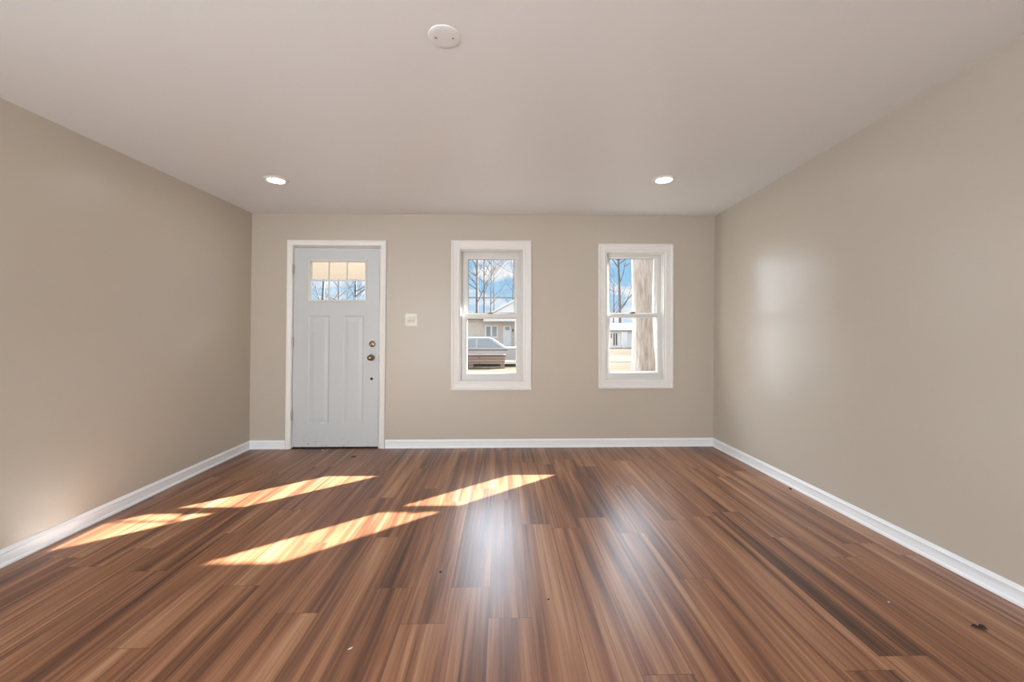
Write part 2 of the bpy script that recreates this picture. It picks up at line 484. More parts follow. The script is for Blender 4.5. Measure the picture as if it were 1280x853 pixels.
o = holed_wall('wall_rear', -3.6, 3.6, YR - 0.15, YR, -0.05, H + 0.05, [RW], M['wall'])
tag(o, 'beige wall behind the viewer with an added light opening', 'wall', kind='structure')

# ------------------------------------------------------------------ baseboards (cap, flat, shoe)
BH = 0.088
PROF = [(0.0, 0.0), (BT, 0.0), (BT, 0.006), (BT - 0.001, 0.011), (BT - 0.004, 0.016), (BT - 0.008, 0.018), (0.009, 0.0185), (0.009, 0.062), (0.0125, 0.066), (0.0125, 0.071),
        (0.009, 0.075), (0.007, 0.081), (0.004, BH), (0.0, BH)]
def run(name, f, a, b, label):
    o = MB().prism(PROF, f, a, b).build(name, M['base'])
    return tag(o, label, 'baseboard', kind='structure')
CO = at_y(359.6, 430, D).x - 0.0, at_y(482, 430, D).x
run('baseboard_left', lambda p, y: Vector((xl_b(y) + (xl_t(y) - xl_b(y)) * p[1] / H + p[0], y, p[1])), YR, D - 0.001, 'white baseboard along the left wall')
run('baseboard_right', lambda p, y: Vector((xr_b(y) + (xr_t(y) - xr_b(y)) * p[1] / H - p[0], y, p[1])), YR, D - 0.001, 'white baseboard along the right wall')
run('baseboard_back', lambda p, x: Vector((x, D - p[0], p[1])), at_y(481.6, 560, D).x, xr_b(D), 'long white baseboard under the two windows')
run('baseboard_corner', lambda p, x: Vector((x, D - p[0], p[1])), xl_b(D), at_y(357.2, 560, D).x, 'short white baseboard between left corner and door')

# ------------------------------------------------------------------ windows
def casing_prof(wd=CW, y=D):
    return [(0, y), (0, y - 0.020), (0.004, y - 0.024), (0.016, y - 0.024), (0.020, y - 0.021), (0.026, y - 0.019), (0.030, y - 0.016),
            (0.062, y - 0.013), (0.066, y - 0.016), (0.072, y - 0.016), (wd, y - 0.012), (wd, y)]
def rail_frame(mb, x0, x1, z0, z1, wl, wr, wb, wt, y0, y1, bev=0.004):
    """sash with separate widths of stiles and rails, one continuous mesh with a chamfered glazing edge"""
    A = [(x0, z0), (x1, z0), (x1, z1), (x0, z1)]
    B = [(x0 + wl, z0 + wb), (x1 - wr, z0 + wb), (x1 - wr, z1 - wt), (x0 + wl, z1 - wt)]
    rings = []
    for (ax, az), (bx, bz) in zip(A, B):
        dx, dz = (bx - ax), (bz - az)
        def q(fr, y): return Vector((ax + dx * fr, y, az + dz * fr))
        rings.append([q(0, y1), q(0, y0 + bev * 0.6), q(0.06, y0), q(0.72, y0), q(0.76, y0 + 0.006), q(0.94, y0 + 0.009), q(1.0, y0 + 0.014), q(1.0, y1)])
    mb.loft(rings, close=True)
    return mb
def window(n, W, label, glass_u, glass_l):
    O = inner(W)
    root = empty('window_%d' % n, ((W[0] + W[1]) / 2, D, W[2]))
    tag(root, label, 'window', kind='structure')
    MB().frame(casing_prof(), *W).build('window_casing', M['trim'], root)
    # jamb liner and vinyl main frame
    jp = [(0.0, D - 0.004), (0.0, D + WT), (0.012, D + WT), (0.012, D + 0.045), (0.022, D + 0.045), (0.022, D + 0.030), (0.012, D + 0.030), (0.012, D - 0.004)]
    MB().frame(jp, *O).build('window_frame', M['vinyl'], root)
    I = (O[0] + 0.012, O[1] - 0.012, O[2] + 0.012, O[3] - 0.012)
    zm = (glass_u[2] + glass_l[3]) / 2
    # upper sash stands further out, lower sash on the room side
    U = MB(); yU = D + 0.075
    rail_frame(U, I[0] + .002, I[1] - .002, zm - 0.012, I[3] - .002, glass_u[0] - I[0] - .002, I[1] - .002 - glass_u[1], glass_u[2] - zm + 0.012, I[3] - .002 - glass_u[3], yU, yU + 0.03)
    us = U.build('upper_sash', M['vinyl'], root)
    MB().box(glass_u[0] - .004, glass_u[1] + .004, yU + 0.020, yU + 0.024, glass_u[2] - .004, glass_u[3] + .004).build('pane', M['glass'], us)
    sp = [(0.0, yU + 0.0142), (0.0, yU + 0.019), (0.003, yU + 0.019), (0.003, yU + 0.0142)]
    MB().frame(sp, *glass_u).build('glazing_gasket', M['dark'], us)
    yL = D + 0.032
    Lm = MB()
    rail_frame(Lm, I[0] + 0.008, I[1] - 0.008, I[2] + 0.006, zm + 0.020, glass_l[0] - I[0] - .008, I[1] - .008 - glass_l[1], glass_l[2] - I[2] - .006, zm + .020 - glass_l[3], yL, yL + 0.03)
    # lift lip along the bottom rail
    Lm.box(I[0] + 0.05, I[1] - 0.05, yL - 0.008, yL + 0.002, glass_l[2] - 0.020, glass_l[2] - 0.012, 0.002)
    ls = Lm.build('lower_sash', M['vinyl'], root)
    MB().box(glass_l[0] - .004, glass_l[1] + .004, yL + 0.020, yL + 0.024, glass_l[2] - .004, glass_l[3] + .004).build('pane', M['glass'], ls)
    cx = (glass_u[0] + glass_u[1]) / 2 - 0.01
    k = MB().box(cx - 0.028, cx + 0.028, yL - 0.004, yL + 0.026, zm + 0.020, zm + 0.028, 0.002)
    k.tube([Vector((cx - 0.02, yL + 0.008, zm + 0.031)), Vector((cx, yL + 0.004, zm + 0.033)), Vector((cx + 0.022, yL + 0.0, zm + 0.031))], [0.004, 0.006, 0.004], 8)
    tag(k.build('sash_lock', M['brass'], root), 'small bronze sash lock')
    # stool edge at the foot of the frame
    MB().box(I[0], I[1], D - 0.002, D + 0.040, O[2] + 0.002, O[2] + 0.016, 0.003).build('sill', M['vinyl'], root)
    return root, I, zm
# daylight openings of the panes as seen in their own planes
yU, yL = D + 0.075, D + 0.032
GU1 = rect(585.6, 643.0, 324.5, 391.5, yU + .014); GL1 = rect(584.3, 644.8, 398.7, 465.8, yL + .014)
GU2 = rect(762.0, 818.3, 323.6, 391.5, yU + .014); GL2 = rect(762.3, 820.6, 397.4, 464.8, yL + .014)
win1, I1, zm1 = window(1, W1, 'white double-hung window nearest the door, brick house beyond', GU1, GL1)
win2, I2, zm2 = window(2, W2, 'white double-hung window by the right corner, tree trunk beyond', GU2, GL2)
# rail of the storm window outside the first window's upper sash
rz = at_y(615, 372.3, D + 0.13)
tag(MB().box(I1[0] + 0.001, I1[1] - 0.001, D + 0.125, D + 0.14, rz.z - 0.0055, rz.z + 0.0055, 0.002).build('storm_rail', M['tin'], win1), 'thin dark rail across the upper pane')

# casing of the made-up rear opening, added for the area light there
rw = tag(empty('rear_light_opening', (0, YR, RW[2])), 'white framed opening added behind the viewer for an area light', 'door', kind='structure')
MB().frame([(-0.08, YR), (-0.08, YR + 0.02), (0.0, YR + 0.016), (0.03, YR + 0.012), (0.03, YR - 0.06), (0.0, YR - 0.06)], *RW).build('door_casing', M['trim'], rw)

# ------------------------------------------------------------------ front door
dr = empty('door_1', ((DX0 + DX1) / 2, D, 0))
tag(dr, 'pale grey front door with six-pane lite and brass knob', 'door', kind='structure')
DO0, DO1 = at_y(358.6, 430, D).x, at_y(482.2, 430, D).x
DT = at_y(420, 300.8, D).z
cwd = DX0 - DO0
cp = [(0, D), (0, D - 0.018), (0.004, D - 0.022), (0.014, D - 0.022), (0.020, D - 0.018), (0.045, D - 0.014), (0.055, D - 0.015), (cwd - 0.004, D - 0.012), (cwd - 0.004, D)]
MB().frame(cp, DO0, DO1, 0.0, DT, sides=3).build('door_casing', M['trim'], dr)
# jamb
jp = [(0.0, D - 0.002), (0.0, D + WT), (0.014, D + WT), (0.014, D + 0.062), (0.028, D + 0.062), (0.028, D + 0.050), (0.006, D + 0.050), (0.006, D - 0.002)]
MB().frame(jp, DX0 - 0.004, DX1 + 0.004, 0.0, DZ1 + 0.004, sides=3).build('door_jamb', M['trim'], dr)
SX0, SX1, SZ0, SZ1 = DX0 + 0.006, DX1 - 0.007, 0.016, DZ1 - 0.006
SY = D + 0.006                       # face of the slab
lite = rect(385.4, 456.6, 325.6, 376.8, SY)
pA = rect(385.2, 411.8, 394.8, 530, SY); pB = rect(428.6, 454.6, 394.8, 530, SY)
slab = MB()
# slab front built as a grid with the lite left open and the panels pressed in
def slab_mesh():
    holes = [lite]; pan = [pA, pB]
    xs = sorted({SX0, SX1, *[v for h in holes + pan for v in h[:2]]}); zs = sorted({SZ0, SZ1, *[v for h in holes + pan for v in h[2:]]})
    bm = slab.bm; cache = {}
    def V(x, y, z):
        k = (round(x, 5), round(y, 5), round(z, 5))
        if k not in cache: cache[k] = bm.verts.new((x, y, z))
        return cache[k]
    YB = SY + 0.044
    def inside(c, r): return r[0] < c[0] < r[1] and r[2] < c[1] < r[3]
    for i in range(len(xs) - 1):
        for j in range(len(zs) - 1):
            c = ((xs[i] + xs[i + 1]) / 2, (zs[j] + zs[j + 1]) / 2)
            if inside(c, lite): continue
            q = [(xs[i], zs[j]), (xs[i + 1], zs[j]), (xs[i + 1], zs[j + 1]), (xs[i], zs[j + 1])]
            bm.faces.new([V(x, YB, z) for x, z in q][::-1])
            if any(inside(c, p) for p in pan): continue
            bm.faces.new([V(x, SY, z) for x, z in q])
    for p in pan:                       # moulded panel: groove, then raised field
        lv = [(0, 0), (0.012, 0.005), (0.020, 0.0055), (0.026, 0.0045), (0.052, 0.0015), (0.056, 0.001)]
        rings = []
        for o_, dy in lv:
            rings.append([V(x, SY + dy, z) for x, z in ((p[0] + o_, p[2] + o_), (p[1] - o_, p[2] + o_), (p[1] - o_, p[3] - o_), (p[0] + o_, p[3] - o_))])
        # split the outer ring where grid lines cross it is not needed: outer corners are grid corners
        for a, b in zip(rings, rings[1:]):
            for k in range(4):
                try: bm.faces.new((a[k], a[(k + 1) % 4], b[(k + 1) % 4], b[k]))
                except ValueError: pass
        bm.faces.new(rings[-1])
    def wallstrip(pts):
        for (a, b) in pts:
            try: bm.faces.new((V(a[0], SY, a[1]), V(b[0], SY, b[1]), V(b[0], YB, b[1]), V(a[0], YB, a[1])))
            except ValueError: pass
    wallstrip([((xs[i], SZ0), (xs[i + 1], SZ0)) for i in range(len(xs) - 1)] + [((xs[i], SZ1), (xs[i + 1], SZ1)) for i in range(len(xs) - 1)])
    wallstrip([((SX0, zs[j]), (SX0, zs[j + 1])) for j in range(len(zs) - 1)] + [((SX1, zs[j]), (SX1, zs[j + 1])) for j in range(len(zs) - 1)])
slab_mesh()
slab_o = slab.build('door_slab', M['door'], dr)
# lite: raised surround, muntins and glass
lf = MB().frame([(-0.008, SY), (-0.008, SY - 0.006), (-0.002, SY - 0.010), (0.006, SY - 0.009), (0.014, SY + 0.004), (0.014, SY + 0.044), (0.0, SY + 0.044)], *lite)
lf.build('lite_frame', M['vinyl'], dr)
gl_ = (lite[0] + .014, lite[1] - .014, lite[2] + .014, lite[3] - .014)
mu = MB()
for px_ in (410.0, 432.6):
    x = at_y(px_, 350, SY).x
    mu.box(x - 0.0065, x + 0.0065, SY + 0.002, SY + 0.014, gl_[2], gl_[3], 0.003)
zc = at_y(420, 350.6, SY).z
mu.box(gl_[0], gl_[1], SY + 0.0025, SY + 0.0145, zc - 0.0065, zc + 0.0065, 0.003)
mu.build('muntins', M['vinyl'], dr)
MB().box(gl_[0] - .001, gl_[1] + .001, SY + 0.020, SY + 0.026, gl_[2] - .001, gl_[3] + .001).build('lite_pane', M['glass'], dr)
# hinges
for yy in (336.5, 428.0, 519.5):
    c = at_y(366.3, yy, D - 0.004)
    hb = MB().lathe([(0.0, -0.052), (0.004, -0.052), (0.0075, -0.048), (0.0075, -0.017), (0.0068, -0.0165), (0.0075, -0.016), (0.0075, 0.016), (0.0068, 0.0165), (0.0075, 0.017), (0.0075, 0.048), (0.004, 0.052), (0.0, 0.052)], (c.x, D - 0.014, c.z), 'Z', 14)
    tag(hb.build('hinge', M['nickel'], dr, smooth=True), 'worn metal hinge knuckle')
# deadbolt with thumb turn
c = at_y(465.4, 430.2, SY)
db = MB().lathe([(0.0, SY), (0.032, SY), (0.033, SY - 0.004), (0.030, SY - 0.010), (0.022, SY - 0.013), (0.012, SY - 0.014), (0.0, SY - 0.014)], (c.x, 0, c.z), 'Y', 28)
dbo = db.build('deadbolt', M['brass'], dr, smooth=True)
MB().hexa([Vector((c.x + dx * math.cos(0.8) - dz * math.sin(0.8), y, c.z + dx * math.sin(0.8) + dz * math.cos(0.8))) for y in (SY - 0.012, SY - 0.030) for dx, dz in ((-0.018, -0.004), (0.018, -0.005), (0.018, 0.005), (-0.018, 0.004))]).build('thumb_turn', M['brass'], dbo)
# knob
c = at_y(464.6, 447.2, SY)
kb = MB().lathe([(0.0, SY), (0.034, SY), (0.035, SY - 0.004), (0.031, SY - 0.009), (0.014, SY - 0.012), (0.011, SY - 0.018), (0.011, SY - 0.030), (0.018, SY - 0.036),
                 (0.026, SY - 0.044), (0.0285, SY - 0.054), (0.026, SY - 0.064), (0.018, SY - 0.070), (0.008, SY - 0.0715), (0.0, SY - 0.0715)], (c.x, 0, c.z), 'Y', 32)
kbo = kb.build('door_knob', M['brass'], dr, smooth=True)
MB().box(c.x - 0.006, c.x + 0.006, SY - 0.076, SY - 0.070, c.z - 0.0015, c.z + 0.0015, 0.0005).build('turn_button', M['nickel'], kbo)
# latch plate on the slab edge
MB().box(SX1 - 0.001, SX1 + 0.003, SY + 0.0, SY + 0.028, c.z - 0.03, c.z + 0.03, 0.001).build('latch_plate', M['dark'], dr)
# old bore hole below the knob
c = at_y(465.0, 473.8, SY)
MB().lathe([(0.0, SY - 0.002), (0.011, SY - 0.002), (0.014, SY - 0.001), (0.0145, SY), (0.0, SY)], (c.x, 0, c.z), 'Y', 20).build('bore_plug', M['speck'], dr, smooth=True)
# sweep and threshold
MB().box(SX0 + 0.002, SX1 - 0.002, SY + 0.004, SY + 0.040, 0.003, 0.0165, 0.002).build('door_sweep', M['dark'], dr)
MB().box(DX0, DX1, D - 0.012, D + WT, -0.002, 0.004, 0.002).build('threshold', M['dark'], dr)

# door and frame sheared sideways to match the slant of their image edges
for o_ in scene.objects:
    q_ = o_
    while q_.parent: q_ = q_.parent
    if q_ is dr and o_.type == 'MESH':
        for v in o_.data.vertices: v.co.x += 0.0112 * (v.co.z - 1.05)

# ------------------------------------------------------------------ light switch
c = at_y(514.2, 400, D)
sw = empty('light_switch', (c.x, D, c.z - 0.065))
tag(sw, 'ivory two-rocker light switch plate on wall right of the door', 'light switch')
MB().box(c.x - 0.062, c.x + 0.062, D - 0.007, D, c.z - 0.064, c.z + 0.064, 0.004).build('wall_plate', M['plate'], sw)
for dx in (-0.023, 0.023):
    mb = MB()
    for (z0, z1, ya, yb) in ((-0.034, 0.0, -0.0075, -0.017), (0.0, 0.034, -0.017, -0.009)):
        mb.hexa([Vector((c.x + dx + x, D + y, c.z + z)) for z, yy in ((z0, ya), (z1, yb)) for x, y in ((-0.0165, -0.006), (0.0165, -0.006), (0.0165, yy), (-0.0165, yy))])
    mb.build('rocker', M['plate'], sw)
    for dz in (-0.05, 0.05):
        MB().lathe([(0.0, D - 0.0078), (0.0025, D - 0.0078), (0.003, D - 0.0072), (0.003, D - 0.006), (0.0, D - 0.006)], (c.x + dx, 0, c.z + dz), 'Y', 12).build('screw', M['plate'], sw)

# ------------------------------------------------------------------ ceiling fixtures
def recessed(px_, py_, label):
    p = at_z(px_, py_, H)
    r = empty('recessed_light', (p.x, p.y, H))
    tag(r, label, 'ceiling light', 'recessed downlights in the ceiling')
    MB().lathe([(0.060, H - 0.001), (0.062, H - 0.006), (0.068, H - 0.010), (0.082, H - 0.009), (0.090, H - 0.004), (0.092, H), (0.060, H)], (p.x, p.y, 0), 'Z', 40).build('trim_ring', M['trim'], r, smooth=True)
    MB().lathe([(0.0, H - 0.005), (0.040, H - 0.0055), (0.061, H - 0.005), (0.061, H - 0.001), (0.0, H - 0.001)], (p.x, p.y, 0), 'Z', 40).build('lens', M['lens'], r, smooth=True)
recessed(345.0, 225.0, 'lit round downlight in the ceiling above the front door')
recessed(830.0, 224.5, 'lit round downlight in the ceiling above the right-hand window')
p = at_z(555.5, 45.8, H)
cv = empty('ceiling_cover_plate', (p.x, p.y, H))
tag(cv, 'round off-white blank cover plate with two screws in the ceiling', 'cover plate')
MB().lathe([(0.0, H - 0.005), (0.045, H - 0.005), (0.060, H - 0.0042), (0.066, H - 0.0025), (0.0675, H), (0.0, H)], (p.x, p.y, 0), 'Z', 48).build('disc', M['ceiling'], cv, smooth=True)
for px_, py_ in ((544.8, 47.3), (566.3, 48.2)):
    q = at_z(px_, py_, H - 0.006)
    tag(MB().lathe([(0.0, H - 0.0085), (0.003, H - 0.0083), (0.0042, H - 0.007), (0.0042, H - 0.0055), (0.0, H - 0.0055)], (q.x, q.y, 0), 'Z', 14).build('screw', M['nickel'], cv, smooth=True), 'dark screw head')

# ------------------------------------------------------------------ bits lying on the floor
def bit(name, px_, py_, size, m, label, cat, flat=0.4, seed=1, group=None):
    rnd = random.Random(seed); p = at_z(px_, py_, 0.0)
    bm = bmesh.new(); bmesh.ops.create_icosphere(bm, subdivisions=2, radius=1.0)
    for v in bm.verts:
        k = 0.8 + 0.4 * noise.noise(v.co * 1.7 + Vector((seed * 3.1, 0, 0)))
        v.co = Vector((v.co.x * size[0] * k, v.co.y * size[1] * k, max(-0.9, v.co.z) * size[2] * k))
    z = min(v.co.z for v in bm.verts)
    a = rnd.random() * 3
    for v in bm.verts:
        v.co.z -= z
        v.co = Matrix.Rotation(a, 3, 'Z') @ v.co + p
    mb = MB(); mb.bm.free(); mb.bm = bm
    return tag(mb.build(name, m, smooth=True), label, cat, group)
def leaf(px_, py_):
    p = at_z(px_, py_, 0.0)
    r = empty('dry_leaf', (p.x, p.y, 0)); tag(r, 'crumpled dark brown leaf scrap on the floor near right baseboard', 'leaf scrap')
    rnd = random.Random(5)
    for k, (ang, ln) in enumerate(((0.35, 0.032), (2.7, 0.026), (-0.6, 0.022))):
        mb = MB(); a = Vector((math.cos(ang), math.sin(ang), 0)); b = Vector((-a.y, a.x, 0)); rows = []
        for i in range(7):
            t = i / 6; w_ = 0.008 * math.sin(PI * min(1, t * 0.9 + 0.08)) + 0.001
            base = p + a * (ln * t) + Vector((0, 0, 0.002 + 0.004 * math.sin(t * PI) + 0.001 * t * k))
            rows.append([base + b * (w_ * s_) + Vector((0, 0, 0.002 * s_ * s_)) for s_ in (-1, 0, 1)] + [base + b * (w_ * s_) + Vector((0, 0, 0.002 * s_ * s_ - 0.001)) for s_ in (1, 0, -1)])
        mb.loft(rows)
        mb.build('blade', M['crumb'], r)
    MB().tube([p + Vector((-0.02, 0.004, 0.002)), p + Vector((0, 0, 0.004)), p + Vector((0.022, -0.004, 0.002))], [0.001, 0.0014, 0.001], 6).build('stalk', M['crumb'], r)
leaf(1225, 786)
bit('grit_crumb', 550.4, 716, (0.006, 0.007, 0.004), M['speck'], 'black crumb on the floor left of centre', 'crumb', seed=2)
bit('grit_crumb', 685.6, 750, (0.008, 0.005, 0.003), M['speck'], 'dark crumb on the floor right of centre', 'crumb', seed=3)
bit('paint_flake', 438, 811.5, (0.012, 0.004, 0.002), M['flake'], 'white paint flake on the floor in the left foreground', 'flake', seed=4)
bit('paint_flake', 403.6, 563.6, (0.014, 0.012, 0.006), M['flake'], 'tiny pale flake on the floor in front of the door', 'flake', seed=6)
bit('grit_crumb', 442, 571.5, (0.03, 0.012, 0.004), M['speck'], 'dark crumb on the floor before the door', 'crumb', seed=8)
bit('grit_crumb', 988, 611.8, (0.018, 0.010, 0.005), M['speck'], 'dark crumb at the foot of the right baseboard', 'crumb', seed=9)
bit('paint_flake', 1111, 753.5, (0.005, 0.004, 0.003), M['flake'], 'pale speck on the floor in the right foreground', 'flake', seed=11)

# ------------------------------------------------------------------ outside
GZ = -0.5
o = MB().box(-60, 60, D + 0.3, 110, GZ - 0.3, GZ).build('front_lawn', M['lawn']); tag(o, 'pale dormant lawn outside the windows', 'lawn', kind='structure')
o = MB().box(-60, 60, 23.5, 30, GZ, GZ + 0.02).build('street', M['street']); tag(o, 'pale street across the front yard', 'street', kind='structure')
o = MB().box(-3.6, 3.6, D + WT, D + WT + 0.2, GZ - 0.1, -0.06).build('foundation', M['street']); tag(o, 'concrete footing under the window wall', 'footing', kind='structure')

def ex(px_, d): return at_y(px_, 400, d).x
def ez(py_, d): return at_y(640, py_, d).z

# brick house across the street
HD = 42.0
hs = empty('brick_house', (ex(640, HD), HD, GZ)); tag(hs, 'pale brick house with white door across the street', 'house')
x0, x1 = ex(560, HD), ex(704, HD)
zt = ez(398, HD)
hw = MB().box(x0, x1, HD, HD + 8, GZ, zt); hw.build('brick_wall', M['brick'], hs)
MB().prism([(HD - 0.5, zt), (HD + 4, zt + 0.75), (HD + 8.5, zt), (HD + 8.5, zt - 0.12), (HD - 0.5, zt - 0.12)], lambda p, x: Vector((x, p[0], p[1])), x0 - 0.4, x1 + 0.4).build('roof', M['snowroof'], hs)
gx0, gx1 = ex(608, HD - 1.2), ex(694, HD - 1.2); gc = (gx0 + gx1) / 2; gz = zt + 0.1
MB().prism([(gx0, gz), (gc, gz + 1.9), (gx1, gz)], lambda p, y: Vector((p[0], y, p[1])), HD - 1.0, HD - 0.85).build('gable', M['siding'], hs)
MB().prism([(gx0 - 0.4, gz - 0.16), (gc, gz + 1.92), (gx1 + 0.4, gz - 0.16), (gx1 + 0.4, gz + 0.0), (gc, gz + 2.12), (gx0 - 0.4, gz + 0.0)], lambda p, y: Vector((p[0], y, p[1])), HD - 1.3, HD + 3.5).build('gable_roof', M['trimout'], hs)
MB().box(gx0 - 0.3, gx1 + 0.3, HD - 1.1, HD - 0.8, zt - 0.35, zt - 0.02).build('porch_beam', M['trimout'], hs)
for px_ in (611.0, 644.5, 690.0):
    x = ex(px_, HD - 1); 
    if px_ != 611.0:
        MB().box(x - 0.09, x + 0.09, HD - 1.05, HD - 0.87, GZ, zt - 0.3).build('porch_post', M['trimout'], hs)
wx0, wx1, wz0, wz1 = ex(606, HD), ex(622.5, HD), ez(422.5, HD), ez(406.8, HD)
wf = MB().frame([(0, HD), (0, HD - 0.06), (0.14, HD - 0.06), (0.14, HD - 0.02)], wx0, wx1, wz0, wz1)
wf.box((wx0 + wx1) / 2 - 0.09, (wx0 + wx1) / 2 + 0.09, HD - 0.06, HD - 0.005, wz0 + 0.1, wz1 - 0.1)
wfo = wf.build('window_frame', M['trimout'], hs)
MB().box(wx0 + 0.13, wx1 - 0.13, HD - 0.03, HD - 0.01, wz0 + 0.13, wz1 - 0.13).build('pane', M['shadeglass'], wfo)
dx0, dx1 = ex(629, HD), ex(639, HD)
hd = MB().box(dx0, dx1, HD - 0.05, HD - 0.005, GZ + 0.35, ez(407.5, HD)).build('house_door', M['trimout'], hs)
MB().box(dx0 + 0.2, dx1 - 0.2, HD - 0.06, HD - 0.045, ez(413, HD), ez(409, HD)).build('pane', M['shadeglass'], hd)
MB().box(dx0 - 0.6, dx1 + 0.6, HD - 1.6, HD - 0.06, GZ, GZ + 0.35).build('step', M['street'], hs)
MB().box(ex(640.5, HD), ex(641.5, HD), HD - 0.12, HD - 0.005, ez(415, HD), ez(411.5, HD)).build('wall_lamp', M['dark'], hs)

# white house further right
WD = 46.0
wh = empty('white_house', (ex(790, WD), WD, GZ)); tag(wh, 'low white sided house behind the big tree trunk', 'house')
x0, x1 = ex(735, WD), ex(860, WD); zt = ez(413, WD)
MB().box(x0, x1, WD, WD + 7, GZ, zt).build('siding_wall', M['siding'], wh)
MB().prism([(WD - 0.5, zt), (WD + 3.5, zt + 0.9), (WD + 7.5, zt), (WD + 7.5, zt - 0.12), (WD - 0.5, zt - 0.12)], lambda p, x: Vector((x, p[0], p[1])), x0 - 0.4, x1 + 0.4).build('roof', M['snowroof'], wh)
MB().box(ex(776, WD), ex(783, WD), WD - 0.35, WD - 0.005, GZ, zt - 0.14).build('garden_door', M['trimout'], wh)
for px_ in (767.5, 770.5): 
    MB().box(ex(px_, WD) - 0.06, ex(px_, WD) + 0.06, WD - 0.06, WD - 0.005, ez(432, WD), ez(417, WD)).build('downpipe', M['street'], wh)
wf = MB().frame([(0, WD), (0, WD - 0.05), (0.1, WD - 0.05), (0.1, WD - 0.02)], ex(762, WD), ex(766, WD), ez(424, WD), ez(416.5, WD)).build('window_frame', M['trimout'], wh)
MB().box(ex(762, WD) + 0.1, ex(766, WD) - 0.1, WD - 0.03, WD - 0.01, ez(424, WD) + 0.1, ez(416.5, WD) - 0.1).build('pane', M['shadeglass'], wf)

# parked car, nose to the right
def car():
    d = 21.0
    xb = ex(632, d); nose = xb + 1.9; tail = nose - 4.9
    r = empty('parked_car', ((nose + tail) / 2, d, GZ)); tag(r, 'silver grey parked car behind the low brown planter box', 'car')
    Y0, Y1 = d, d + 1.75
    body = [(tail, 0.32), (tail - 0.02, 0.75), (tail + 0.08, 0.90), (xb + 0.05, 0.90), (xb + 0.5, 0.87), (nose - 0.15, 0.76), (nose, 0.62), (nose, 0.30)]
    def arch(cx): return [(cx + 0.36 * math.cos(a), 0.30 + 0.36 * math.sin(a)) for a in [i * PI / 8 for i in range(9)]]
    fx, rx = nose - 0.9, tail + 0.85
    low = [(nose - 0.1, 0.24)] + [p for p in arch(fx)] + [p for p in arch(rx)] + [(tail + 0.1, 0.24)]
    prof = body + low
    MB().prism(prof, lambda p, y: Vector((p[0], y, GZ + p[1])), Y0, Y1).build('car_body', M['carbody'], r)
    MB().hexa([Vector((x, y, GZ + z)) for z, xa, xc in ((0.905, xb + 0.02, nose - 0.25), (0.935, xb + 0.02, nose - 0.5)) for x, y in ((xa, Y0 + 0.05), (xc, Y0 + 0.10), (xc, Y1 - 0.10), (xa, Y1 - 0.05))]).build('bonnet', M['silver'], r)
    cab = [(tail + 0.15, 0.90), (tail + 0.55, 1.38), (tail + 1.0, 1.47), (xb - 1.0, 1.47), (xb - 0.72, 1.43), (xb + 0.06, 0.90)]
    def cabf(p, t):
        ins = 0.18 * (p[1] - 0.9) / 0.57
        return Vector((p[0], (Y0 + 0.04 + ins) if t == 0 else (Y1 - 0.04 - ins), GZ + p[1]))
    MB().prism(cab, cabf, 0, 1).build('cabin', M['silver'], r)
    def pane(pts):
        MB().prism(pts, lambda p, t: Vector((p[0], Y0 + 0.04 + 0.18 * (p[1] - 0.9) / 0.57 - 0.012 + 0.008 * t, GZ + p[1])), 0, 1).build('side_window', M['carglass'], r)
    mid = (tail + xb) / 2
    pane([(tail + 0.4, 0.95), (tail + 0.68, 1.34), (mid - 0.05, 1.40), (mid - 0.05, 0.95)])
    pane([(mid + 0.05, 0.95), (mid + 0.05, 1.40), (xb - 0.85, 1.40), (xb - 0.2, 0.95)])
    MB().box(tail + 0.3, xb + 0.1, Y0 - 0.012, Y0 + 0.005, GZ + 0.80, GZ + 0.84).build('door_trim', M['dark'], r)
    MB().box(nose - 0.35, nose + 0.01, Y0 - 0.01, Y0 + 0.2, GZ + 0.60, GZ + 0.68, 0.01).build('headlamp', M['silver'], r)
    for cx in (fx, rx):
        for yy, sgn in ((Y0 + 0.02, 1), (Y1 - 0.22, 1)):
            wl = MB().lathe([(0.0, yy), (0.16, yy), (0.20, yy + 0.02), (0.28, yy - 0.01), (0.31, yy + 0.03), (0.31, yy + 0.17), (0.27, yy + 0.2), (0.0, yy + 0.2)], (cx, 0, GZ + 0.31), 'Y', 24).build('wheel', M['tyre'], r, smooth=True)
            MB().lathe([(0.0, yy - 0.012), (0.06, yy - 0.012), (0.17, yy - 0.002), (0.19, yy + 0.02), (0.0, yy + 0.02)], (cx, 0, GZ + 0.31), 'Y', 20).build('hubcap', M['silver'], wl, smooth=True)
car()

# low timber planter box on feet, in front of the parked car
M['timber'] = brick_mat('brown_timber_boards', (0.30, 0.215, 0.165), (0.35, 0.25, 0.19), (0.16, 0.11, 0.085), 1.0, 'XZ', 6.0, 0.15)
M['timbercap'] = mat('dark_timber', (0.12, 0.085, 0.07), 0.8, vary=(2, 0.15))
pd = 19.6; pxa, pxb = ex(566, pd), ex(632, pd); pt, pb = ez(443.8, pd), ez(455.2, pd)
pl = empty('planter_box', ((pxa + pxb) / 2, pd, GZ)); tag(pl, 'low brown timber planter box with dark rim on the front lawn', 'planter')
MB().box(pxa + 0.04, pxb - 0.04, pd, pd + 0.5, pb, pt - 0.07).build('box', M['timber'], pl)
rim = MB()
rim.box(pxa, pxb, pd - 0.04, pd + 0.06, pt - 0.085, pt, 0.01); rim.box(pxa, pxb, pd + 0.44, pd + 0.54, pt - 0.085, pt, 0.01)
rim.box(pxa, pxa + 0.1, pd + 0.06, pd + 0.44, pt - 0.085, pt, 0.01); rim.box(pxb - 0.1, pxb, pd + 0.06, pd + 0.44, pt - 0.085, pt, 0.01)
rim.build('rim', M['timbercap'], pl)
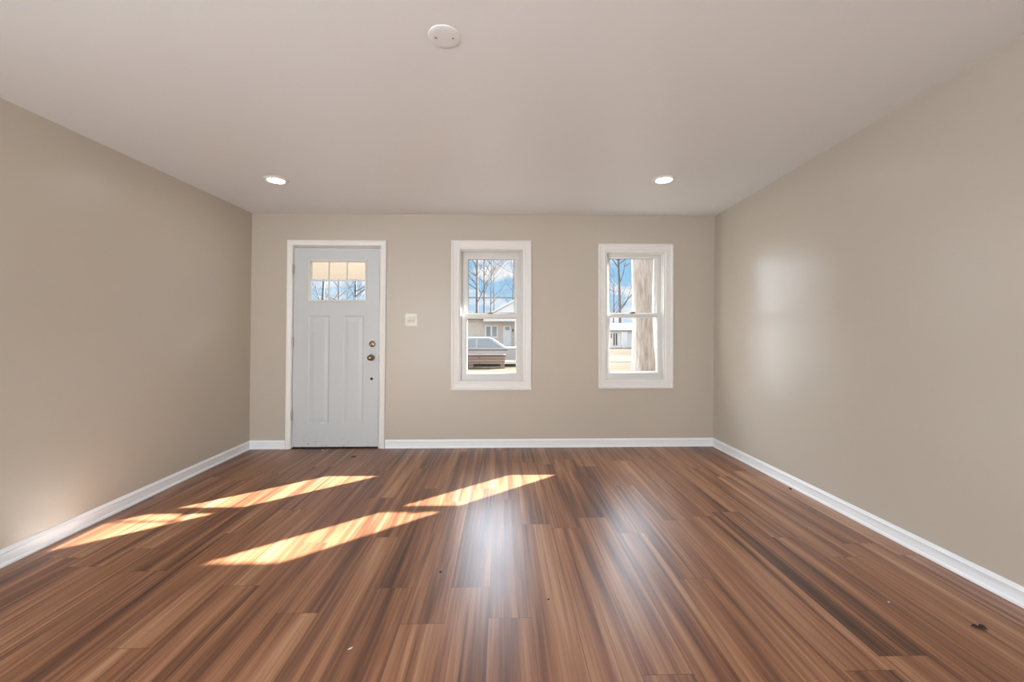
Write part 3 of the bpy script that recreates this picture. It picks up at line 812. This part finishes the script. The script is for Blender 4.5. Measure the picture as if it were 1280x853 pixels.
MB().box(pxa + 0.1, pxb - 0.1, pd + 0.06, pd + 0.44, pt - 0.12, pt - 0.09).build('soil', M['timbercap'], pl)
for xx in (ex(588, pd), pxb - 0.14, pxa + 0.12):
    for yy in (pd + 0.03, pd + 0.35):
        MB().box(xx - 0.1, xx + 0.1, yy, yy + 0.12, GZ, pb).build('foot', M['timber'], pl)

# trees
def branch(mb, rnd, p, d, length, rad, depth, spread, up):
    n = 5; pts = [p.copy()]; rads = [rad]; dd = d.copy()
    for i in range(n):
        dd = (dd + Vector((rnd.uniform(-1, 1), rnd.uniform(-1, 1), rnd.uniform(-0.6, 0.9) * up)) * 0.16).normalized()
        pts.append(pts[-1] + dd * (length / n)); rads.append(rad * (1 - 0.55 * (i + 1) / n))
    mb.tube(pts, rads, 5 if depth < 2 else 4)
    if depth >= 3: return
    for k in range(rnd.choice((3, 4)) if depth else 6):
        i = rnd.randint(2 if depth else 1, n)
        ax = dd.cross(Vector((rnd.uniform(-1, 1), rnd.uniform(-1, 1), rnd.uniform(-1, 1)))).normalized()
        nd = Matrix.Rotation(rnd.uniform(0.35, spread), 3, ax) @ dd
        nd.z = abs(nd.z) * 0.7 + 0.15; nd.normalize()
        branch(mb, rnd, pts[i], nd, length * rnd.uniform(0.5, 0.72), rads[i] * rnd.uniform(0.45, 0.65), depth + 1, spread, up)
def tree(name, px_, d, h, rad, label, seed, lean=0.0, fork=0.45, group='bare trees beyond the windows'):
    rnd = random.Random(seed); x = ex(px_, d)
    r = empty(name, (x, d, GZ)); tag(r, label, 'tree', group)
    base = Vector((x, d, GZ - 0.05)); tr = MB(); pts, rads = [], []
    for i in range(9):
        t = i / 8
        pts.append(base + Vector((lean * h * t + 0.05 * math.sin(t * 5 + seed), 0.04 * math.cos(t * 4 + seed), h * t)))
        rads.append(rad * ((1.35 if i == 0 else 1.0) - 0.65 * t))
    tr.tube(pts, rads, 10); tr.build('trunk', M['bark'], r, smooth=True)
    br = MB()
    for k in range(12):
        t = rnd.uniform(fork, 1.0); i = min(7, int(t * 8)); f = t * 8 - i
        p = pts[i].lerp(pts[i + 1], f); a = rnd.uniform(0, 2 * PI); e = rnd.uniform(0.35, 1.1)
        branch(br, rnd, p, Vector((math.cos(a) * math.cos(e), math.sin(a) * math.cos(e), math.sin(e))), h * rnd.uniform(0.18, 0.36), rad * 0.42 * (1.15 - 0.6 * t), 1, 0.9, 1.0)
    br.build('branches', M['bark'], r)
tree('bare_tree', 596.5, 58, 17, 0.22, 'thick bare tree leftmost behind the brick house', 3, 0.0, 0.3)
tree('bare_tree', 604.5, 67, 18, 0.17, 'bare tree behind the brick house, second from the left', 7, 0.01, 0.35)
tree('bare_tree', 613.0, 77, 20, 0.13, 'slim bare tree behind the brick house, left of the gable', 11, 0.01, 0.35)
tree('bare_tree', 618.0, 88, 22, 0.14, 'slim bare tree rising above the gable slope', 15, -0.01, 0.4)
tree('bare_tree', 640.0, 98, 20, 0.17, 'bare tree behind the gable peak of the brick house', 22, 0.02, 0.3)
tree('bare_tree', 776.0, 60, 20, 0.24, 'slim bare tree left of the big trunk', 31, -0.03, 0.25)
tree('bare_tree', 767.0, 72, 13, 0.14, 'small bare tree behind the white house', 36, 0.0, 0.25)
tree('bare_tree', 402.0, 40, 12, 0.16, 'bare tree seen through the left panes of the door', 41, 0.03, 0.25)
tree('bare_tree', 424.0, 53, 12, 0.14, 'bare tree seen through the middle panes of the door', 45, 0.0, 0.3)
tree('bare_tree', 444.0, 40, 11, 0.17, 'bare tree seen through the right panes of the door', 53, 0.01, 0.25)

# large trunk close to the second window
def bark_mat():
    m = bpy.data.materials.new('furrowed_bark'); m.use_nodes = True
    nt = m.node_tree; b = nt.nodes['Principled BSDF']; b.inputs['Roughness'].default_value = 0.95
    t = N(nt, 'ShaderNodeTexCoord'); mpn = N(nt, 'ShaderNodeMapping'); mpn.inputs['Scale'].default_value = (16, 16, 2.2); L(nt, t, 'Object', mpn, 0)
    n = N(nt, 'ShaderNodeTexNoise', i_Scale=1.0, i_Detail=5.0, i_Roughness=0.65); L(nt, mpn, 0, n, 'Vector')
    r = ramp(nt, [(0.3, (0.26, 0.195, 0.155)), (0.5, (0.43, 0.35, 0.29)), (0.7, (0.54, 0.465, 0.405))]); L(nt, n, 'Fac', r, 'Fac'); L(nt, r, 'Color', b, 'Base Color')
    bp = N(nt, 'ShaderNodeBump', i_Strength=0.8, i_Distance=0.03); L(nt, n, 'Fac', bp, 'Height'); L(nt, bp, 'Normal', b, 'Normal')
    return m
M['trunk'] = bark_mat()
d = 13.0
x0, x1 = ex(793.0, d), ex(819.0, d); cx = (x0 + x1) / 2; rr = (x1 - x0) / 2
bt = empty('big_tree', (cx, d, GZ)); tag(bt, 'massive pale barked tree trunk close to the right-hand window', 'tree')
mb = MB(); rings = []
for i in range(25):
    z = GZ - 0.05 + 6.0 * i / 24; k = 1.0 + 0.55 * math.exp(-(z - GZ) * 1.5) + 0.06 * max(0, z - 1.5) * 0.5
    rings.append([Vector((cx - 0.02 * z + rr * k * (1 + 0.05 * math.sin(5 * a + z) + 0.03 * math.sin(13 * a - 2 * z)) * math.cos(a), d + rr * k * (1 + 0.05 * math.sin(5 * a + z)) * math.sin(a), z)) for a in [2 * PI * j / 40 for j in range(40)]])
mb.loft(rings); mb.build('trunk', M['trunk'], bt, smooth=True)
rnd = random.Random(77); br = MB()
for k in range(6):
    a = rnd.uniform(0, 2 * PI)
    branch(br, rnd, Vector((cx - 0.1, d, 5.2 + 0.1 * k)), Vector((math.cos(a) * 0.7, math.sin(a) * 0.7, 0.8)).normalized(), 4.0, 0.2, 0, 0.9, 1.0)
br.build('branches', M['bark'], bt)

# porch roof over the front step
pr = empty('porch_roof', (-3.9, 6.6, GZ)); tag(pr, 'tan boarded porch ceiling outside the front door', 'porch')
BLOCKER_X = 0.74
px0, px1, py0, py1, pz = -6.4, -1.55, D + WT + 0.02, 8.45, 2.3
MB().box(px0, px1, py0, py1, pz, pz + 0.04).build('soffit', M['soffit'], pr)
MB().box(px0 - 0.1, px1 + 0.06, py0, py1 + 0.1, pz + 0.04, pz + 0.22).build('roof_deck', M['snowroof'], pr)
# shallow slab added out of view to keep sun off the left wall
MB().box(px1 + 0.06, BLOCKER_X, py0, 5.2, pz, pz + 0.16).build('sun_blocker', M['soffit'], pr)
for x in (px0 + 0.1, px1 - 0.12):
    MB().box(x - 0.06, x + 0.06, py1 - 0.16, py1 - 0.04, GZ, pz).build('porch_post', M['trimout'], pr)

for o_ in scene.objects:
    if '_o' in o_: del o_['_o']
